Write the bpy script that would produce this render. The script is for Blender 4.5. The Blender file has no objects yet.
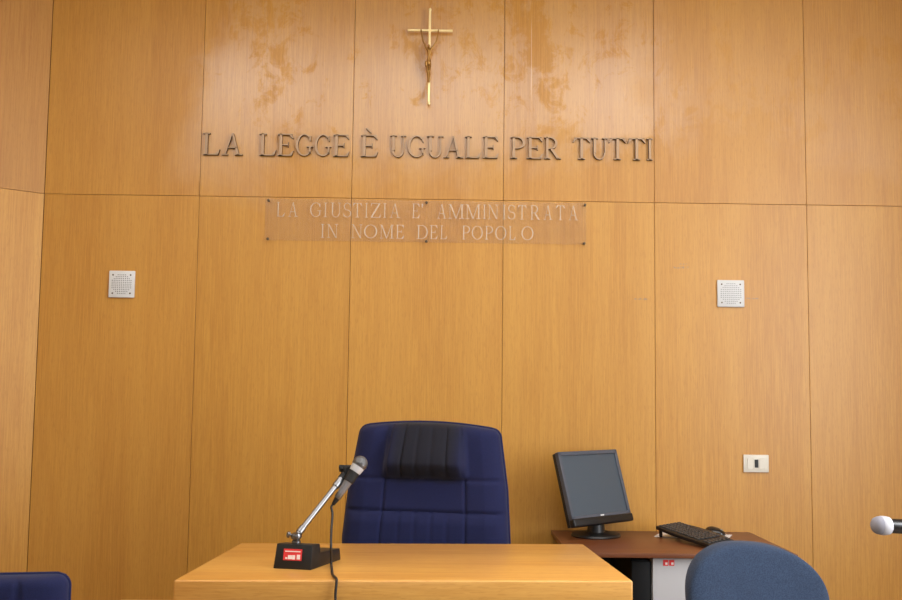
import bpy, bmesh, math, random
from mathutils import Vector, Matrix, Quaternion

# ------------------------------------------------------------------ camera
scn = bpy.context.scene
COL = scn.collection
W, H, F = 902.0, 600.0, 1000.0
PITCH, ROLL, YAW = math.radians(4.8197), math.radians(0.6733), math.radians(0.8871)
CAM = Vector((0, -4.5, 1.4))
cy_, sy_, cp_, sp_ = math.cos(YAW), math.sin(YAW), math.cos(PITCH), math.sin(PITCH)
FWD = Vector((sy_ * cp_, cy_ * cp_, sp_))
RT0 = Vector((cy_, -sy_, 0))
UP0 = RT0.cross(FWD)
RT = RT0 * math.cos(ROLL) + UP0 * math.sin(ROLL)
UP = -RT0 * math.sin(ROLL) + UP0 * math.cos(ROLL)
cd = bpy.data.cameras.new('camera')
cam = bpy.data.objects.new('camera', cd)
COL.objects.link(cam)
cd.sensor_width = 36.0
cd.sensor_fit = 'HORIZONTAL'
cd.lens = 36.0 * F / W
cd.clip_start = 0.05
cam.matrix_world = Matrix(((RT.x, UP.x, -FWD.x, CAM.x), (RT.y, UP.y, -FWD.y, CAM.y),
                           (RT.z, UP.z, -FWD.z, CAM.z), (0, 0, 0, 1)))
cd.dof.use_dof = False
scn.camera = cam

# ------------------------------------------------------------------ light and exposure
scn.view_settings.view_transform = 'Standard'
scn.view_settings.look = 'None'
scn.view_settings.gamma = 1.0
scn.view_settings.use_curve_mapping = False
scn.view_settings.exposure = 0.0
BOUNCE = 4.2            # added ceiling panels standing in for bounced flash
DAY = 124.0           # daylight through the right-hand window
wd = bpy.data.worlds.new('world')
scn.world = wd
wd.use_nodes = True
wd.node_tree.nodes['Background'].inputs[0].default_value = (0.75, 0.85, 1.0, 1)
wd.node_tree.nodes['Background'].inputs[1].default_value = 1.0
al = bpy.data.lights.new('window_daylight', 'AREA')
al.shape = 'RECTANGLE'
al.size, al.size_y = 2.6, 1.7
al.energy = DAY
al.color = (0.96, 0.98, 1.0)
alo = bpy.data.objects.new('window_daylight', al)
COL.objects.link(alo)
alo.location = (2.93, -3.1, 1.95)
alo.rotation_euler = (0, math.radians(90), 0)      # shines towards -X

FILL_REAR = 12.0      # added fill from behind the camera, for even frontal light
al2 = bpy.data.lights.new('rear_fill', 'AREA')
al2.shape = 'RECTANGLE'
al2.size, al2.size_y = 2.6, 1.3
al2.energy = FILL_REAR
al2.color = (1.0, 0.99, 0.97)
alo2 = bpy.data.objects.new('rear_fill', al2)
COL.objects.link(alo2)
alo2.location = (0.1, -7.93, 2.05)
alo2.rotation_euler = (math.radians(90), 0, 0)      # shines towards +Y

# ------------------------------------------------------------------ helpers
def ray(px, py):
    return FWD + RT * ((px - W / 2) / F) + UP * ((H / 2 - py) / F)
def at(px, py, Y):
    d = ray(px, py)
    return CAM + d * ((Y - CAM.y) / d.y)
def onz(px, py, Z):
    d = ray(px, py)
    return CAM + d * ((Z - CAM.z) / d.z)
def lin(r, g, b):
    f = lambda c: c / 12.92 if c <= 0.04045 else ((c + 0.055) / 1.055) ** 2.4
    return (f(r / 255), f(g / 255), f(b / 255), 1)

def tag(o, label=None, cat=None, group=None, kind=None):
    if label: o['label'] = label
    if cat: o['category'] = cat
    if group: o['group'] = group
    if kind: o['kind'] = kind
    return o

def thing(name, label, cat, loc=(0, 0, 0), rz=0.0, group=None):
    o = bpy.data.objects.new(name, None)
    o.empty_display_size = 0.05
    COL.objects.link(o)
    o.matrix_world = Matrix.Translation(loc) @ Matrix.Rotation(rz, 4, 'Z')
    return tag(o, label, cat, group)

def obj(name, bm, mats, parent=None, world=True, origin=None, smooth=40, label=None):
    """link one mesh; geometry given in world space (world=True) or in the parent's space"""
    me = bpy.data.meshes.new(name)
    bmesh.ops.recalc_face_normals(bm, faces=bm.faces)
    bm.to_mesh(me)
    bm.free()
    for m in (mats if isinstance(mats, (list, tuple)) else [mats]):
        me.materials.append(m)
    if smooth:
        for p in me.polygons: p.use_smooth = True
        me.set_sharp_from_angle(angle=math.radians(smooth))
    o = bpy.data.objects.new(name, me)
    COL.objects.link(o)
    if parent is not None:
        o.parent = parent
        if world:
            M = Matrix.Identity(4)
            q = parent
            while q is not None:
                M = q.matrix_basis @ M
                q = q.parent
            me.transform(M.inverted())
    elif origin is not None:
        me.transform(Matrix.Translation(-Vector(origin)))
        o.location = origin
    if label: o['label'] = label
    return o

def box(bm, c, s, M=None, bev=0.0, seg=2, mat=0):
    """box centred c, full sizes s, optional matrix M applied last"""
    t = bmesh.new()
    bmesh.ops.create_cube(t, size=1.0)
    for v in t.verts:
        v.co = Vector((v.co.x * s[0] + c[0], v.co.y * s[1] + c[1], v.co.z * s[2] + c[2]))
    if bev > 0:
        bmesh.ops.bevel(t, geom=list(t.edges), offset=bev, segments=seg, profile=0.5, affect='EDGES')
    merge(bm, t, M, mat)

def merge(bm, t, M=None, mat=0):
    mp = {}
    for v in t.verts:
        mp[v] = bm.verts.new(M @ v.co if M is not None else v.co)
    for f in t.faces:
        try:
            nf = bm.faces.new([mp[v] for v in f.verts])
            nf.material_index = mat if mat else f.material_index
        except ValueError:
            pass
    t.free()

def prism(bm, poly, M, depth, bev=0.0, mat=0, seg=2):
    """polygon in local XY extruded from z=0 to z=depth, placed by M"""
    t = bmesh.new()
    a = [t.verts.new((x, y, 0)) for x, y in poly]
    b = [t.verts.new((x, y, depth)) for x, y in poly]
    n = len(poly)
    t.faces.new(a[::-1]); t.faces.new(b)
    for i in range(n):
        t.faces.new((a[i], a[(i + 1) % n], b[(i + 1) % n], b[i]))
    if bev > 0:
        bmesh.ops.recalc_face_normals(t, faces=t.faces)
        bmesh.ops.bevel(t, geom=list(t.edges), offset=bev, segments=seg, profile=0.5, affect='EDGES')
    merge(bm, t, M, mat)

def frame_z(d):
    d = Vector(d).normalized()
    return d.to_track_quat('Z', 'Y').to_matrix().to_4x4()

def lathe(bm, prof, M, n=28, mat=0, cap=True):
    """profile [(r,z)] turned about local Z"""
    t = bmesh.new()
    rings = []
    for r, z in prof:
        if r < 1e-6:
            rings.append([t.verts.new((0, 0, z))])
        else:
            rings.append([t.verts.new((r * math.cos(2 * math.pi * k / n), r * math.sin(2 * math.pi * k / n), z)) for k in range(n)])
    for a, b in zip(rings, rings[1:]):
        for k in range(n):
            k2 = (k + 1) % n
            if len(a) == 1 and len(b) == 1: continue
            if len(a) == 1: t.faces.new((a[0], b[k2], b[k]))
            elif len(b) == 1: t.faces.new((a[k], a[k2], b[0]))
            else: t.faces.new((a[k], a[k2], b[k2], b[k]))
    if cap:
        if len(rings[0]) > 1: t.faces.new(rings[0][::-1])
        if len(rings[-1]) > 1: t.faces.new(rings[-1])
    merge(bm, t, M, mat)

def rod(bm, p, q, r, r2=None, n=20, mat=0, edge=0.0):
    p, q = Vector(p), Vector(q)
    L = (q - p).length
    r2 = r if r2 is None else r2
    e = min(edge, r * .5, L * .2)
    prof = [(r - e, 0), (r, e), (r2, L - e), (r2 - e, L)] if e > 0 else [(r, 0), (r2, L)]
    lathe(bm, prof, Matrix.Translation(p) @ frame_z(q - p), n, mat)

def catmull(pts, k=10):
    P = [Vector(p) for p in pts]
    P = [P[0] * 2 - P[1]] + P + [P[-1] * 2 - P[-2]]
    out = []
    for i in range(1, len(P) - 2):
        for s in range(k):
            t = s / k
            a, b, c, d = P[i - 1:i + 3]
            out.append(0.5 * ((2 * b) + (c - a) * t + (2 * a - 5 * b + 4 * c - d) * t * t + (3 * b - 3 * c + d - a) * t ** 3))
    out.append(P[-2])
    return out

def tube(bm, pts, r, n=10, mat=0, closed=False):
    """sweep a circle (radius number or list) along points with parallel transport"""
    pts = [Vector(p) for p in pts]
    m = len(pts)
    R = r if isinstance(r, (list, tuple)) else [r] * m
    tang = []
    for i in range(m):
        a = pts[i - 1] if (i > 0 or closed) else pts[i]
        b = pts[(i + 1) % m] if (i < m - 1 or closed) else pts[i]
        tang.append((b - a).normalized())
    u = tang[0].orthogonal().normalized()
    rings = []
    for i in range(m):
        if i: u = (tang[i - 1].rotation_difference(tang[i]) @ u)
        u = (u - tang[i] * u.dot(tang[i])).normalized()
        v = tang[i].cross(u)
        rings.append([bm.verts.new(pts[i] + (u * math.cos(2 * math.pi * k / n) + v * math.sin(2 * math.pi * k / n)) * R[i]) for k in range(n)])
    for i in range(m if closed else m - 1):
        a, b = rings[i], rings[(i + 1) % m]
        for k in range(n):
            f = bm.faces.new((a[k], a[(k + 1) % n], b[(k + 1) % n], b[k]))
            f.material_index = mat
    if not closed:
        for rr in (rings[0][::-1], rings[-1]):
            f = bm.faces.new(rr); f.material_index = mat

# ------------------------------------------------------------------ materials
def mat(name, col=(0.5, 0.5, 0.5, 1), rough=0.5, metal=0.0, spec=0.5, coat=0.0, coat_rough=0.1, emit=0.0, sheen=0.0):
    m = bpy.data.materials.new(name)
    m.use_nodes = True
    b = m.node_tree.nodes['Principled BSDF']
    b.inputs['Base Color'].default_value = col
    b.inputs['Roughness'].default_value = rough
    b.inputs['Metallic'].default_value = metal
    b.inputs['Specular IOR Level'].default_value = spec
    b.inputs['Coat Weight'].default_value = coat
    b.inputs['Coat Roughness'].default_value = coat_rough
    b.inputs['Sheen Weight'].default_value = sheen
    if emit:
        b.inputs['Emission Color'].default_value = col
        b.inputs['Emission Strength'].default_value = emit
    return m

class NT:
    def __init__(s, m):
        s.t = m.node_tree; s.b = s.t.nodes['Principled BSDF']
    def n(s, typ, **kw):
        x = s.t.nodes.new(typ)
        for k, v in kw.items(): setattr(x, k, v)
        return x
    def l(s, a, b): s.t.links.new(a, b)
    def noise(s, vec, scale, detail=3.0, rough=0.5, dist=0.0):
        x = s.n('ShaderNodeTexNoise')
        x.inputs['Scale'].default_value = scale; x.inputs['Detail'].default_value = detail
        x.inputs['Roughness'].default_value = rough; x.inputs['Distortion'].default_value = dist
        s.l(vec, x.inputs['Vector'])
        return x.outputs['Fac']
    def mapping(s, vec, scale=(1, 1, 1), loc=(0, 0, 0), rot=(0, 0, 0)):
        x = s.n('ShaderNodeMapping')
        x.inputs['Scale'].default_value = scale; x.inputs['Location'].default_value = loc; x.inputs['Rotation'].default_value = rot
        s.l(vec, x.inputs['Vector'])
        return x.outputs[0]
    def ramp(s, fac, stops):
        x = s.n('ShaderNodeValToRGB')
        e = x.color_ramp.elements
        while len(e) < len(stops): e.new(0.5)
        for k, (p, c) in enumerate(stops):
            e[k].position = p; e[k].color = c if len(c) == 4 else (*c, 1)
        s.l(fac, x.inputs[0])
        return x.outputs[0]
    def mix(s, fac, a, b, blend='MIX'):
        x = s.n('ShaderNodeMix', data_type='RGBA', blend_type=blend)
        for sock, v in ((x.inputs[0], fac), (x.inputs[6], a), (x.inputs[7], b)):
            if isinstance(v, (int, float)): sock.default_value = v
            elif isinstance(v, tuple): sock.default_value = v
            else: s.l(v, sock)
        return x.outputs[2]
    def math(s, op, a, b=0.0, c=0.0, clamp=False):
        x = s.n('ShaderNodeMath', operation=op, use_clamp=clamp)
        for k, v in enumerate((a, b, c)):
            if isinstance(v, (int, float)): x.inputs[k].default_value = v
            else: s.l(v, x.inputs[k])
        return x.outputs[0]
    def mapr(s, v, a, b, c, d, smooth=True):
        x = s.n('ShaderNodeMapRange', interpolation_type='SMOOTHSTEP' if smooth else 'LINEAR')
        s.l(v, x.inputs[0])
        for k, q in enumerate((a, b, c, d)): x.inputs[k + 1].default_value = q
        return x.outputs[0]
    def bump(s, h, strength, dist=0.002):
        x = s.n('ShaderNodeBump')
        x.inputs['Strength'].default_value = strength; x.inputs['Distance'].default_value = dist
        s.l(h, x.inputs['Height'])
        return x.outputs[0]

def G(v): return (v, v, v, 1)

def wood(name, base, dark, light, grain_axis='Z', attr=False, coat=0.6, coat_rough=0.2, rough=0.45, smear=False, fine=1.0, bands=0.35, ortho='X'):
    """lacquered veneer: fine pores and broad streaks drawn out along one axis"""
    m = mat(name, base, rough, coat=coat, coat_rough=coat_rough)
    k = NT(m)
    k.b.inputs['Coat IOR'].default_value = 2.0 if smear else 1.5
    tc = k.n('ShaderNodeTexCoord').outputs['Object']
    if attr:
        at_ = k.n('ShaderNodeAttribute', attribute_name='panel_seed')
        off = k.n('ShaderNodeVectorMath', operation='MULTIPLY_ADD')
        k.l(at_.outputs['Color'], off.inputs[0]); off.inputs[1].default_value = (37, 37, 11); k.l(tc, off.inputs[2])
        vec = off.outputs[0]
    else:
        vec = tc
    sc = {'Z': (1, 1, .025), 'X': (.025, 1, 1), 'Y': (1, .025, 1)}[grain_axis]
    scb = {'Z': (1, 1, .09), 'X': (.09, 1, 1), 'Y': (1, .09, 1)}[grain_axis]
    vf = k.mapping(vec, sc)
    vb = k.mapping(vec, scb)
    n1 = k.noise(vf, 190 * fine, 4, .62, .15)
    n2 = k.noise(vf, 26, 3, .55, .4)
    n3 = k.noise(vb, 4.5, 2, .5, .6)
    dash = k.noise(k.mapping(vec, {'Z': (1, 1, .12), 'X': (.12, 1, 1), 'Y': (1, .12, 1)}[grain_axis]), 240 * fine, 1, .5)
    c = k.mix(k.mapr(n1, .3, .72, 0, 1), dark, light)
    c = k.mix(.55, c, base)
    c = k.mix(k.math('MULTIPLY', k.mapr(n2, .42, .75, 0, 1), bands), c, dark)
    c = k.mix(k.math('MULTIPLY', k.mapr(n3, .35, .7, 0, 1), .45), c, light)
    c = k.mix(k.math('MULTIPLY', k.mapr(dash, .55, .7, 0, 1), .28), c, dark)
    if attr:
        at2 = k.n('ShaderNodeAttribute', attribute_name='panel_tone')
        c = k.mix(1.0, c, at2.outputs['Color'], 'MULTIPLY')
    k.l(c, k.b.inputs['Base Color'])
    k.l(k.bump(n1, .08, .0006), k.b.inputs['Normal'])
    if smear:
        # patches of wiped and unwiped polish on the upper panels, sharp-edged; satin lacquer elsewhere
        s1 = k.noise(k.mapping(tc, (1, 1, .8), (3.1, 0, 1.7), rot=(0, .35, 0)), 1.5, 6, .66, .5)
        s2 = k.noise(k.mapping(tc, (1, 1, .7), (0.4, 0, 7.7)), 11.0, 6, .75, .6)
        sm_ = k.math('ADD', k.math('MULTIPLY', s1, .5), k.math('MULTIPLY', s2, .5))
        patch = k.mapr(sm_, .425, .50, 0, 1)
        sp = k.n('ShaderNodeSeparateXYZ'); k.l(tc, sp.inputs[0])
        edge = k.math('MULTIPLY', k.math('SUBTRACT', s1, .5), 1.1)
        up = k.mapr(k.math('ADD', sp.outputs[2], edge), 2.30, 2.62, 0, 1)
        lt = k.mapr(k.math('ADD', sp.outputs[0], edge), -1.25, -.85, 0, 1)
        rt = k.mapr(k.math('ADD', sp.outputs[0], edge), .85, 1.25, 1, .25)
        zone = k.math('MULTIPLY', up, k.math('MULTIPLY', lt, rt))
        # inside the zone: patch on/off; outside: even satin film
        w_out = .27
        w = k.math('ADD', k.math('MULTIPLY', zone, k.math('SUBTRACT', k.math('MULTIPLY', patch, .74), .02)), w_out, clamp=True)
        k.l(w, k.b.inputs['Coat Weight'])
        k.l(k.mapr(zone, 0, 1, .42, .30), k.b.inputs['Coat Roughness'])
        # a few scuffs and one thin scratch
        def mark(px, py, hw_, hh_, soft):
            p = at(px, py, 0)
            dx = k.math('ABSOLUTE', k.math('SUBTRACT', sp.outputs[0], p.x)); dz = k.math('ABSOLUTE', k.math('SUBTRACT', sp.outputs[2], p.z))
            return k.math('MULTIPLY', k.mapr(dx, hw_ * .7, hw_, 1, 0), k.mapr(dz, hh_ * soft, hh_, 1, 0))
        tot = None
        for a_ in ((681, 267.5, .040, .007, .3), (641, 299, .036, .006, .3), (753, 298.5, .036, .005, .3), (683, 264, .02, .004, .3)):
            mk = mark(*a_)
            tot = mk if tot is None else k.math('MAXIMUM', tot, mk)
        blot = k.mapr(k.noise(tc, 70, 3, .7), .40, .62, 0, .75)
        c = k.mix(k.math('MULTIPLY', tot, blot), c, lin(150, 128, 108))
        c = k.mix(k.math('MULTIPLY', mark(531.4, 58, .0016, .22, .5), .45), c, lin(236, 214, 190))
        k.l(c, k.b.inputs['Base Color'])
    return m

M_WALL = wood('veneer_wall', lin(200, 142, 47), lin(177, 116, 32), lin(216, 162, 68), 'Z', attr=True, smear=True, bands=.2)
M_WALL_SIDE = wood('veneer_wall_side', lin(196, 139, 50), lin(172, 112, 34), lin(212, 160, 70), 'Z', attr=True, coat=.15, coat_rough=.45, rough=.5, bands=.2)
M_GAP = mat('joint_backing', lin(120, 76, 34), .8)  # brown backing board seen through the panel joints
M_BENCH = wood('veneer_bench', lin(212, 152, 66), lin(184, 122, 46), lin(226, 174, 92), 'X', coat=.5, coat_rough=.22, bands=.5)
M_TABLE = wood('laminate_table', lin(106, 58, 30), lin(80, 40, 20), lin(132, 76, 42), 'X', coat=.25, coat_rough=.3)
M_CEIL = mat('ceiling_paint', lin(235, 232, 225), .9)
M_PLASTER = mat('plaster', lin(214, 200, 176), .9)
M_FLOOR = mat('floor_linoleum', lin(120, 105, 88), .45)
M_BLACK = mat('black_plastic', lin(22, 22, 24), .42)
M_BLACKM = mat('black_metal', lin(18, 18, 20), .5)
M_RUBBER = mat('black_rubber', lin(20, 20, 22), .65)
M_CHROME = mat('chrome', (0.22, 0.22, 0.23, 1), .30, 1.0)
M_STEEL = mat('grey_steel', (0.42, 0.42, 0.43, 1), .32, .9)
M_BRASS = mat('brass', lin(255, 236, 176), .38, .6)
M_BRONZE = mat('antique_bronze', lin(172, 130, 72), .4, .85)
M_WHITE = mat('white_plastic', lin(232, 228, 216), .4)
M_PLATE = mat('pale_grey_plate', lin(222, 224, 226), .45)
M_HOLE = mat('dark_holes', lin(82, 82, 84), .8)
M_SCREW = mat('screw_dark', lin(96, 84, 70), .4, .8)
M_PAPER = mat('paper', lin(238, 238, 240), .8)
M_RED = mat('red_label', lin(222, 52, 54), .5)
M_LWHITE = mat('label_white', lin(245, 232, 230), .5)
M_CAB = mat('grey_cabinet', lin(188, 188, 192), .5)
M_GRILLE_W = mat('white_foam', lin(152, 152, 164), .9)

def fabric(name, base, dark, scale=420, bump=.35, amount=.5, sheen=.25):
    m = mat(name, base, .85, spec=.25, sheen=sheen)
    k = NT(m)
    tc = k.n('ShaderNodeTexCoord').outputs['Object']
    n = k.noise(tc, scale, 2, .6)
    n2 = k.noise(tc, 7, 3, .5)
    c = k.mix(k.math('MULTIPLY', k.mapr(n, .35, .65, 0, 1), amount), base, dark)
    c = k.mix(k.math('MULTIPLY', k.mapr(n2, .4, .7, 0, 1), .25), c, dark)
    k.l(c, k.b.inputs['Base Color'])
    k.l(k.bump(n, bump, .0015), k.b.inputs['Normal'])
    return m
M_TOWER = mat('tower_black', lin(11, 11, 13), .6, spec=.2)
M_NAVY = fabric('navy_fabric', lin(25, 31, 74), lin(17, 21, 54), sheen=.08)
M_BLUE = fabric('blue_fabric', lin(54, 70, 96), lin(36, 49, 71), 300, .3, .75, sheen=.1)

# ------------------------------------------------------------------ the room
CEIL = 3.4
ZS = 2.238                                   # height of the horizontal joint
SEAMS = [-1.776, -1.077, -0.388, 0.303, 0.994, 1.693, 2.39, 3.0]
TONES = {  # veneer tints with light and shade painted in, strongest on the left wall: (lower, upper)
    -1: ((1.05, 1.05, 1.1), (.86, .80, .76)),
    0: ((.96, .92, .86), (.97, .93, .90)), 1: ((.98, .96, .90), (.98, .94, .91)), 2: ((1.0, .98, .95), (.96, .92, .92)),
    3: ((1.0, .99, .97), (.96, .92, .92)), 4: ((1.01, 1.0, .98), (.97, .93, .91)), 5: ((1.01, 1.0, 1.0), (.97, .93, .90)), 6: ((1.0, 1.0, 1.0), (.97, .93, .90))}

def panel_wall(name, wood_m, M, xs, tones, seed, ext=.0, gap=.0018):
    """dark backing carrying veneered panels in two rows; local x along, y into the wall, z up"""
    bm = bmesh.new()
    box(bm, ((xs[0] - ext + xs[-1]) / 2, .061, CEIL / 2), (xs[-1] - xs[0] + ext, .08, CEIL), mat=1)
    rng = random.Random(seed)
    sizes = [len(bm.faces)]
    meta = []
    for i in range(len(xs) - 1):
        for row, (z0, z1) in enumerate(((0, ZS), (ZS, CEIL))):
            g = gap / 2
            box(bm, ((xs[i] + xs[i + 1]) / 2, .0105, (z0 + z1) / 2), (xs[i + 1] - xs[i] - gap, .021, z1 - z0 - gap), bev=.0006, seg=1)
            sizes.append(len(bm.faces))
            meta.append(((rng.random(), rng.random(), rng.random()), tones(i, row)))
    o = obj(name, bm, [wood_m, M_GAP], smooth=None)
    me = o.data
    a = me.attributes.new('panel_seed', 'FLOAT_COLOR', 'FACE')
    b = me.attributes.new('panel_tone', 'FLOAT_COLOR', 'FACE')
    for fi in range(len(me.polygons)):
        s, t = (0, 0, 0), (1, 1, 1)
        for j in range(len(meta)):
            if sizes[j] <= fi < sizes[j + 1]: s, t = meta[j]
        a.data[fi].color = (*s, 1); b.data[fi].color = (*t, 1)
    o.matrix_world = M
    return tag(o, kind='structure')

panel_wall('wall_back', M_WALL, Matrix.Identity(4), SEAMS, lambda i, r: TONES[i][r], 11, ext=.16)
CORNER = Vector((-1.776, 0, 0))
ANG = math.radians(40)
LEND = CORNER + Vector((-math.cos(ANG), -math.sin(ANG), 0)) * 1.4
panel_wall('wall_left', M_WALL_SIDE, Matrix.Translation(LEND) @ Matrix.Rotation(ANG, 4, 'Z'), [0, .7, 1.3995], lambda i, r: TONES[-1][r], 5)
REAR = -8.0
def slab(name, lo, hi, m):
    bm = bmesh.new()
    lo, hi = Vector(lo), Vector(hi)
    box(bm, (lo + hi) / 2, hi - lo)
    return tag(obj(name, bm, m, smooth=None), kind='structure')
slab('wall_far_left', (LEND.x - .1, REAR, 0), (LEND.x, LEND.y, CEIL), M_PLASTER)
bm = bmesh.new()
for lo, hi in (((LEND.x - .1, REAR - .1, 0), (-1.2, REAR, CEIL)), ((1.4, REAR - .1, 0), (3.1, REAR, CEIL)),
               ((-1.2, REAR - .1, 0), (1.4, REAR, 1.4)), ((-1.2, REAR - .1, 2.7), (1.4, REAR, CEIL))):
    lo, hi = Vector(lo), Vector(hi)
    box(bm, (lo + hi) / 2, hi - lo)
tag(obj('wall_rear', bm, M_PLASTER, smooth=None), kind='structure')
bm = bmesh.new()
for z in (1.43, 2.67): box(bm, (.1, REAR - .05, z), (2.6, .06, .06))
for x in (-1.17, .1, 1.37): box(bm, (x, REAR - .05, 2.05), (.06, .06, 1.18))
tag(obj('rear_fill_window', bm, M_WHITE, smooth=None), kind='structure')  # unseen frame, added around the rear fill light
slab('floor', (LEND.x - .2, REAR - .1, -.1), (3.2, .1, 0), M_FLOOR)
slab('ceiling', (LEND.x - .2, REAR - .1, CEIL), (3.2, .1, CEIL + .1), M_CEIL)
# right wall with its window opening
bm = bmesh.new()
WY0, WY1, WZ0, WZ1 = -4.4, -1.8, 1.1, 2.8
for lo, hi in (((3.0, REAR, 0), (3.1, WY0, CEIL)), ((3.0, WY1, 0), (3.1, .1, CEIL)),
               ((3.0, WY0, 0), (3.1, WY1, WZ0)), ((3.0, WY0, WZ1), (3.1, WY1, CEIL))):
    lo, hi = Vector(lo), Vector(hi)
    box(bm, (lo + hi) / 2, hi - lo)
tag(obj('wall_right', bm, M_PLASTER, smooth=None), kind='structure')
bm = bmesh.new()
for z in (WZ0 + .03, WZ1 - .03): box(bm, (3.05, (WY0 + WY1) / 2, z), (.06, WY1 - WY0, .06))
for y in (WY0 + .03, (WY0 + WY1) / 2, WY1 - .03): box(bm, (3.05, y, (WZ0 + WZ1) / 2), (.06, .06, WZ1 - WZ0 - .12))
tag(obj('window_1', bm, M_WHITE, smooth=None), kind='structure')

# unseen ceiling panels, added in place of flash bounced off the ceiling
M_DIFF = mat('bounce_diffuser', (1.0, .965, .92, 1), .6, emit=BOUNCE)
n = 0
PLACES = {(-1.3, -1.75): 'front left', (0.0, -1.75): 'front middle', (1.3, -1.75): 'front right',
          (-1.3, -2.85): 'second row left', (0.0, -2.85): 'second row middle', (1.3, -2.85): 'second row right'}
for (x, y), where in PLACES.items():
    t = thing('bounce_panel', 'added unseen light panel standing in for bounced flash, %s of the six above the bench' % where, 'light', (x, y, CEIL), group='added bounce panels')
    bm = bmesh.new()
    for dx, dy, sx, sy in ((-.585, 0, .03, .80), (.585, 0, .03, .80), (0, -.385, 1.14, .03), (0, .385, 1.14, .03)):
        box(bm, (x + dx, y + dy, CEIL - .02), (sx, sy, .04))
    obj('frame', bm, M_WHITE, t, smooth=None)
    bm = bmesh.new()
    box(bm, (x, y, CEIL - .014), (1.14, .74, .02))
    obj('diffuser', bm, M_DIFF, t, smooth=None)

# ------------------------------------------------------------------ capital letters drawn as solids
def R(x0, y0, x1, y1): return ('p', [(x0, y0), (x1, y0), (x1, y1), (x0, y1)])
def Q(*p): return ('p', list(p))
def B(cx, cy, rx, ry, a0, a1, tx, ty, n=22):
    o, i = [], []
    for k in range(n + 1):
        a = math.radians(a0 + (a1 - a0) * k / n)
        o.append((cx + rx * math.cos(a), cy + ry * math.sin(a)))
        i.append((cx + (rx - tx) * math.cos(a), cy + (ry - ty) * math.sin(a)))
    return ('b', o, i)
def make_glyphs(S, t):
    """letter shapes for a thick-stroke weight S and a thin-stroke weight t (cap height = 1)"""
    h = 1 - t
    def ser(x0, x1, top=False): return R(x0, 1 - t, x1, 1) if top else R(x0, 0, x1, t)
    E_ = [R(.10, 0, .10 + S, 1), R(.02, h, .68, 1), Q((.56, h), (.68, 1), (.73, .79), (.70, .79)), R(.10 + S, .48, .50, .48 + t),
          Q((.485, .40), (.515, .40), (.52, .62), (.48, .62)), R(.02, 0, .68, t), Q((.56, t), (.68, 0), (.75, .23), (.72, .23))]
    P_ = [R(.10, 0, .10 + S, 1), ser(.02, .20 + S), R(.02, h, .34, 1), R(.10 + S, .45, .34, .45 + t), B(.32, .725, .38, .275, -90, 90, S, t)]
    return {
    'L': [R(.10, 0, .10 + S, 1), ser(.0, .20 + S, True), R(.02, 0, .70, t), Q((.58, t), (.70, 0), (.78, .25), (.755, .25))],
    'A': [Q((.11, 0), (.11 + t, 0), (.47, .98), (.43, .98)), Q((.80 - S, 0), (.80, 0), (.50, 1), (.42, 1)), R(.24, .32, .70, .32 + t), ser(.0, .27), ser(.58, .94)],
    'E': E_, '\u00c8': E_ + [Q((.22, 1.30), (.30, 1.33), (.46, 1.10), (.43, 1.09))],
    'G': [B(.45, .5, .45, .5, 45, 320, S, t), Q((.70, .78), (.765, .68), (.79, .68), (.79, .93), (.765, .93)), R(.79 - S * .75, .12, .79, .41), R(.58, .41, .88, .445)],
    'U': [R(.10, .30, .10 + S, 1), R(.69 - t, .30, .69, 1), ser(.0, .20 + S, True), ser(.54, .79, True), B(.395, .31, .295, .32, 180, 360, (S + t) / 2, t)],
    'P': P_,
    'R': P_ + [Q((.44 - S, .47), (.45, .47), (.82, .03), (.80 - S, .0)), R(.68, 0, .90, t)],
    'T': [R(.415 - S / 2, 0, .415 + S / 2, 1), R(.08, h, .75, 1), Q((.0, .78), (.03, .78), (.20, h), (.08, 1)), Q((.83, .78), (.80, .78), (.63, h), (.75, 1)), ser(.25, .58)],
    'I': [R(.10, 0, .10 + S, 1), ser(.0, .20 + S), ser(.0, .20 + S, True)],
    'S': [B(.30, .74, .28, .26, 30, 270, S * .8, t), B(.30, .26, .31, .26, -150, 90, S * .9, t), Q((.53, .72), (.55, .72), (.55, .96), (.51, .90)), Q((.0, .28), (.02, .28), (.06, .12), (.0, .04))],
    'Z': [R(.04, h, .70, 1), R(.02, 0, .70, t), Q((.02, .02), (.04 + S, .02), (.70, .98), (.68 - S, .98)), Q((.04, 1), (.12, h), (.05, .78), (.03, .78)), Q((.70, 0), (.62, t), (.71, .24), (.73, .24))],
    'M': [R(.10, 0, .10 + t, 1), R(.98 - S, 0, .98, 1), Q((.10, 1), (.10 + S, 1), (.56, .02), (.50, .0)), Q((.90 - t, 1), (.90, 1), (.56, .0), (.51, .0)), ser(.0, .28), ser(.76, 1.08), ser(.0, .2, True), ser(.88, 1.08, True)],
    'N': [R(.10, 0, .10 + t, 1), R(.78 - t, 0, .78, 1), Q((.08, 1), (.08 + S, 1), (.78, 0), (.78 - S, 0)), ser(.0, .28), ser(.0, .14, True), ser(.62, .90, True)],
    'O': [B(.45, .5, .45, .5, 0, 360, S, t, 40)],
    'D': [R(.10, 0, .10 + S, 1), R(.0, h, .40, 1), R(.0, 0, .40, t), B(.38, .5, .45, .5, -90, 90, S, t)],
    "'": [Q((.02, 1), (.16, 1), (.10, .72), (.06, .72))],
    }
def ser_mid(x0, x1, y, t): return R(x0, y, x1, y + t)
GLY = make_glyphs(.125, .046)
GLY_FINE = make_glyphs(.085, .032)
def glyph_bounds(ch, G_):
    xs = []
    for g in G_[ch]:
        for q in (g[1] if g[0] == 'p' else g[1] + g[2]): xs.append(q[0])
    return min(xs), max(xs)

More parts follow.
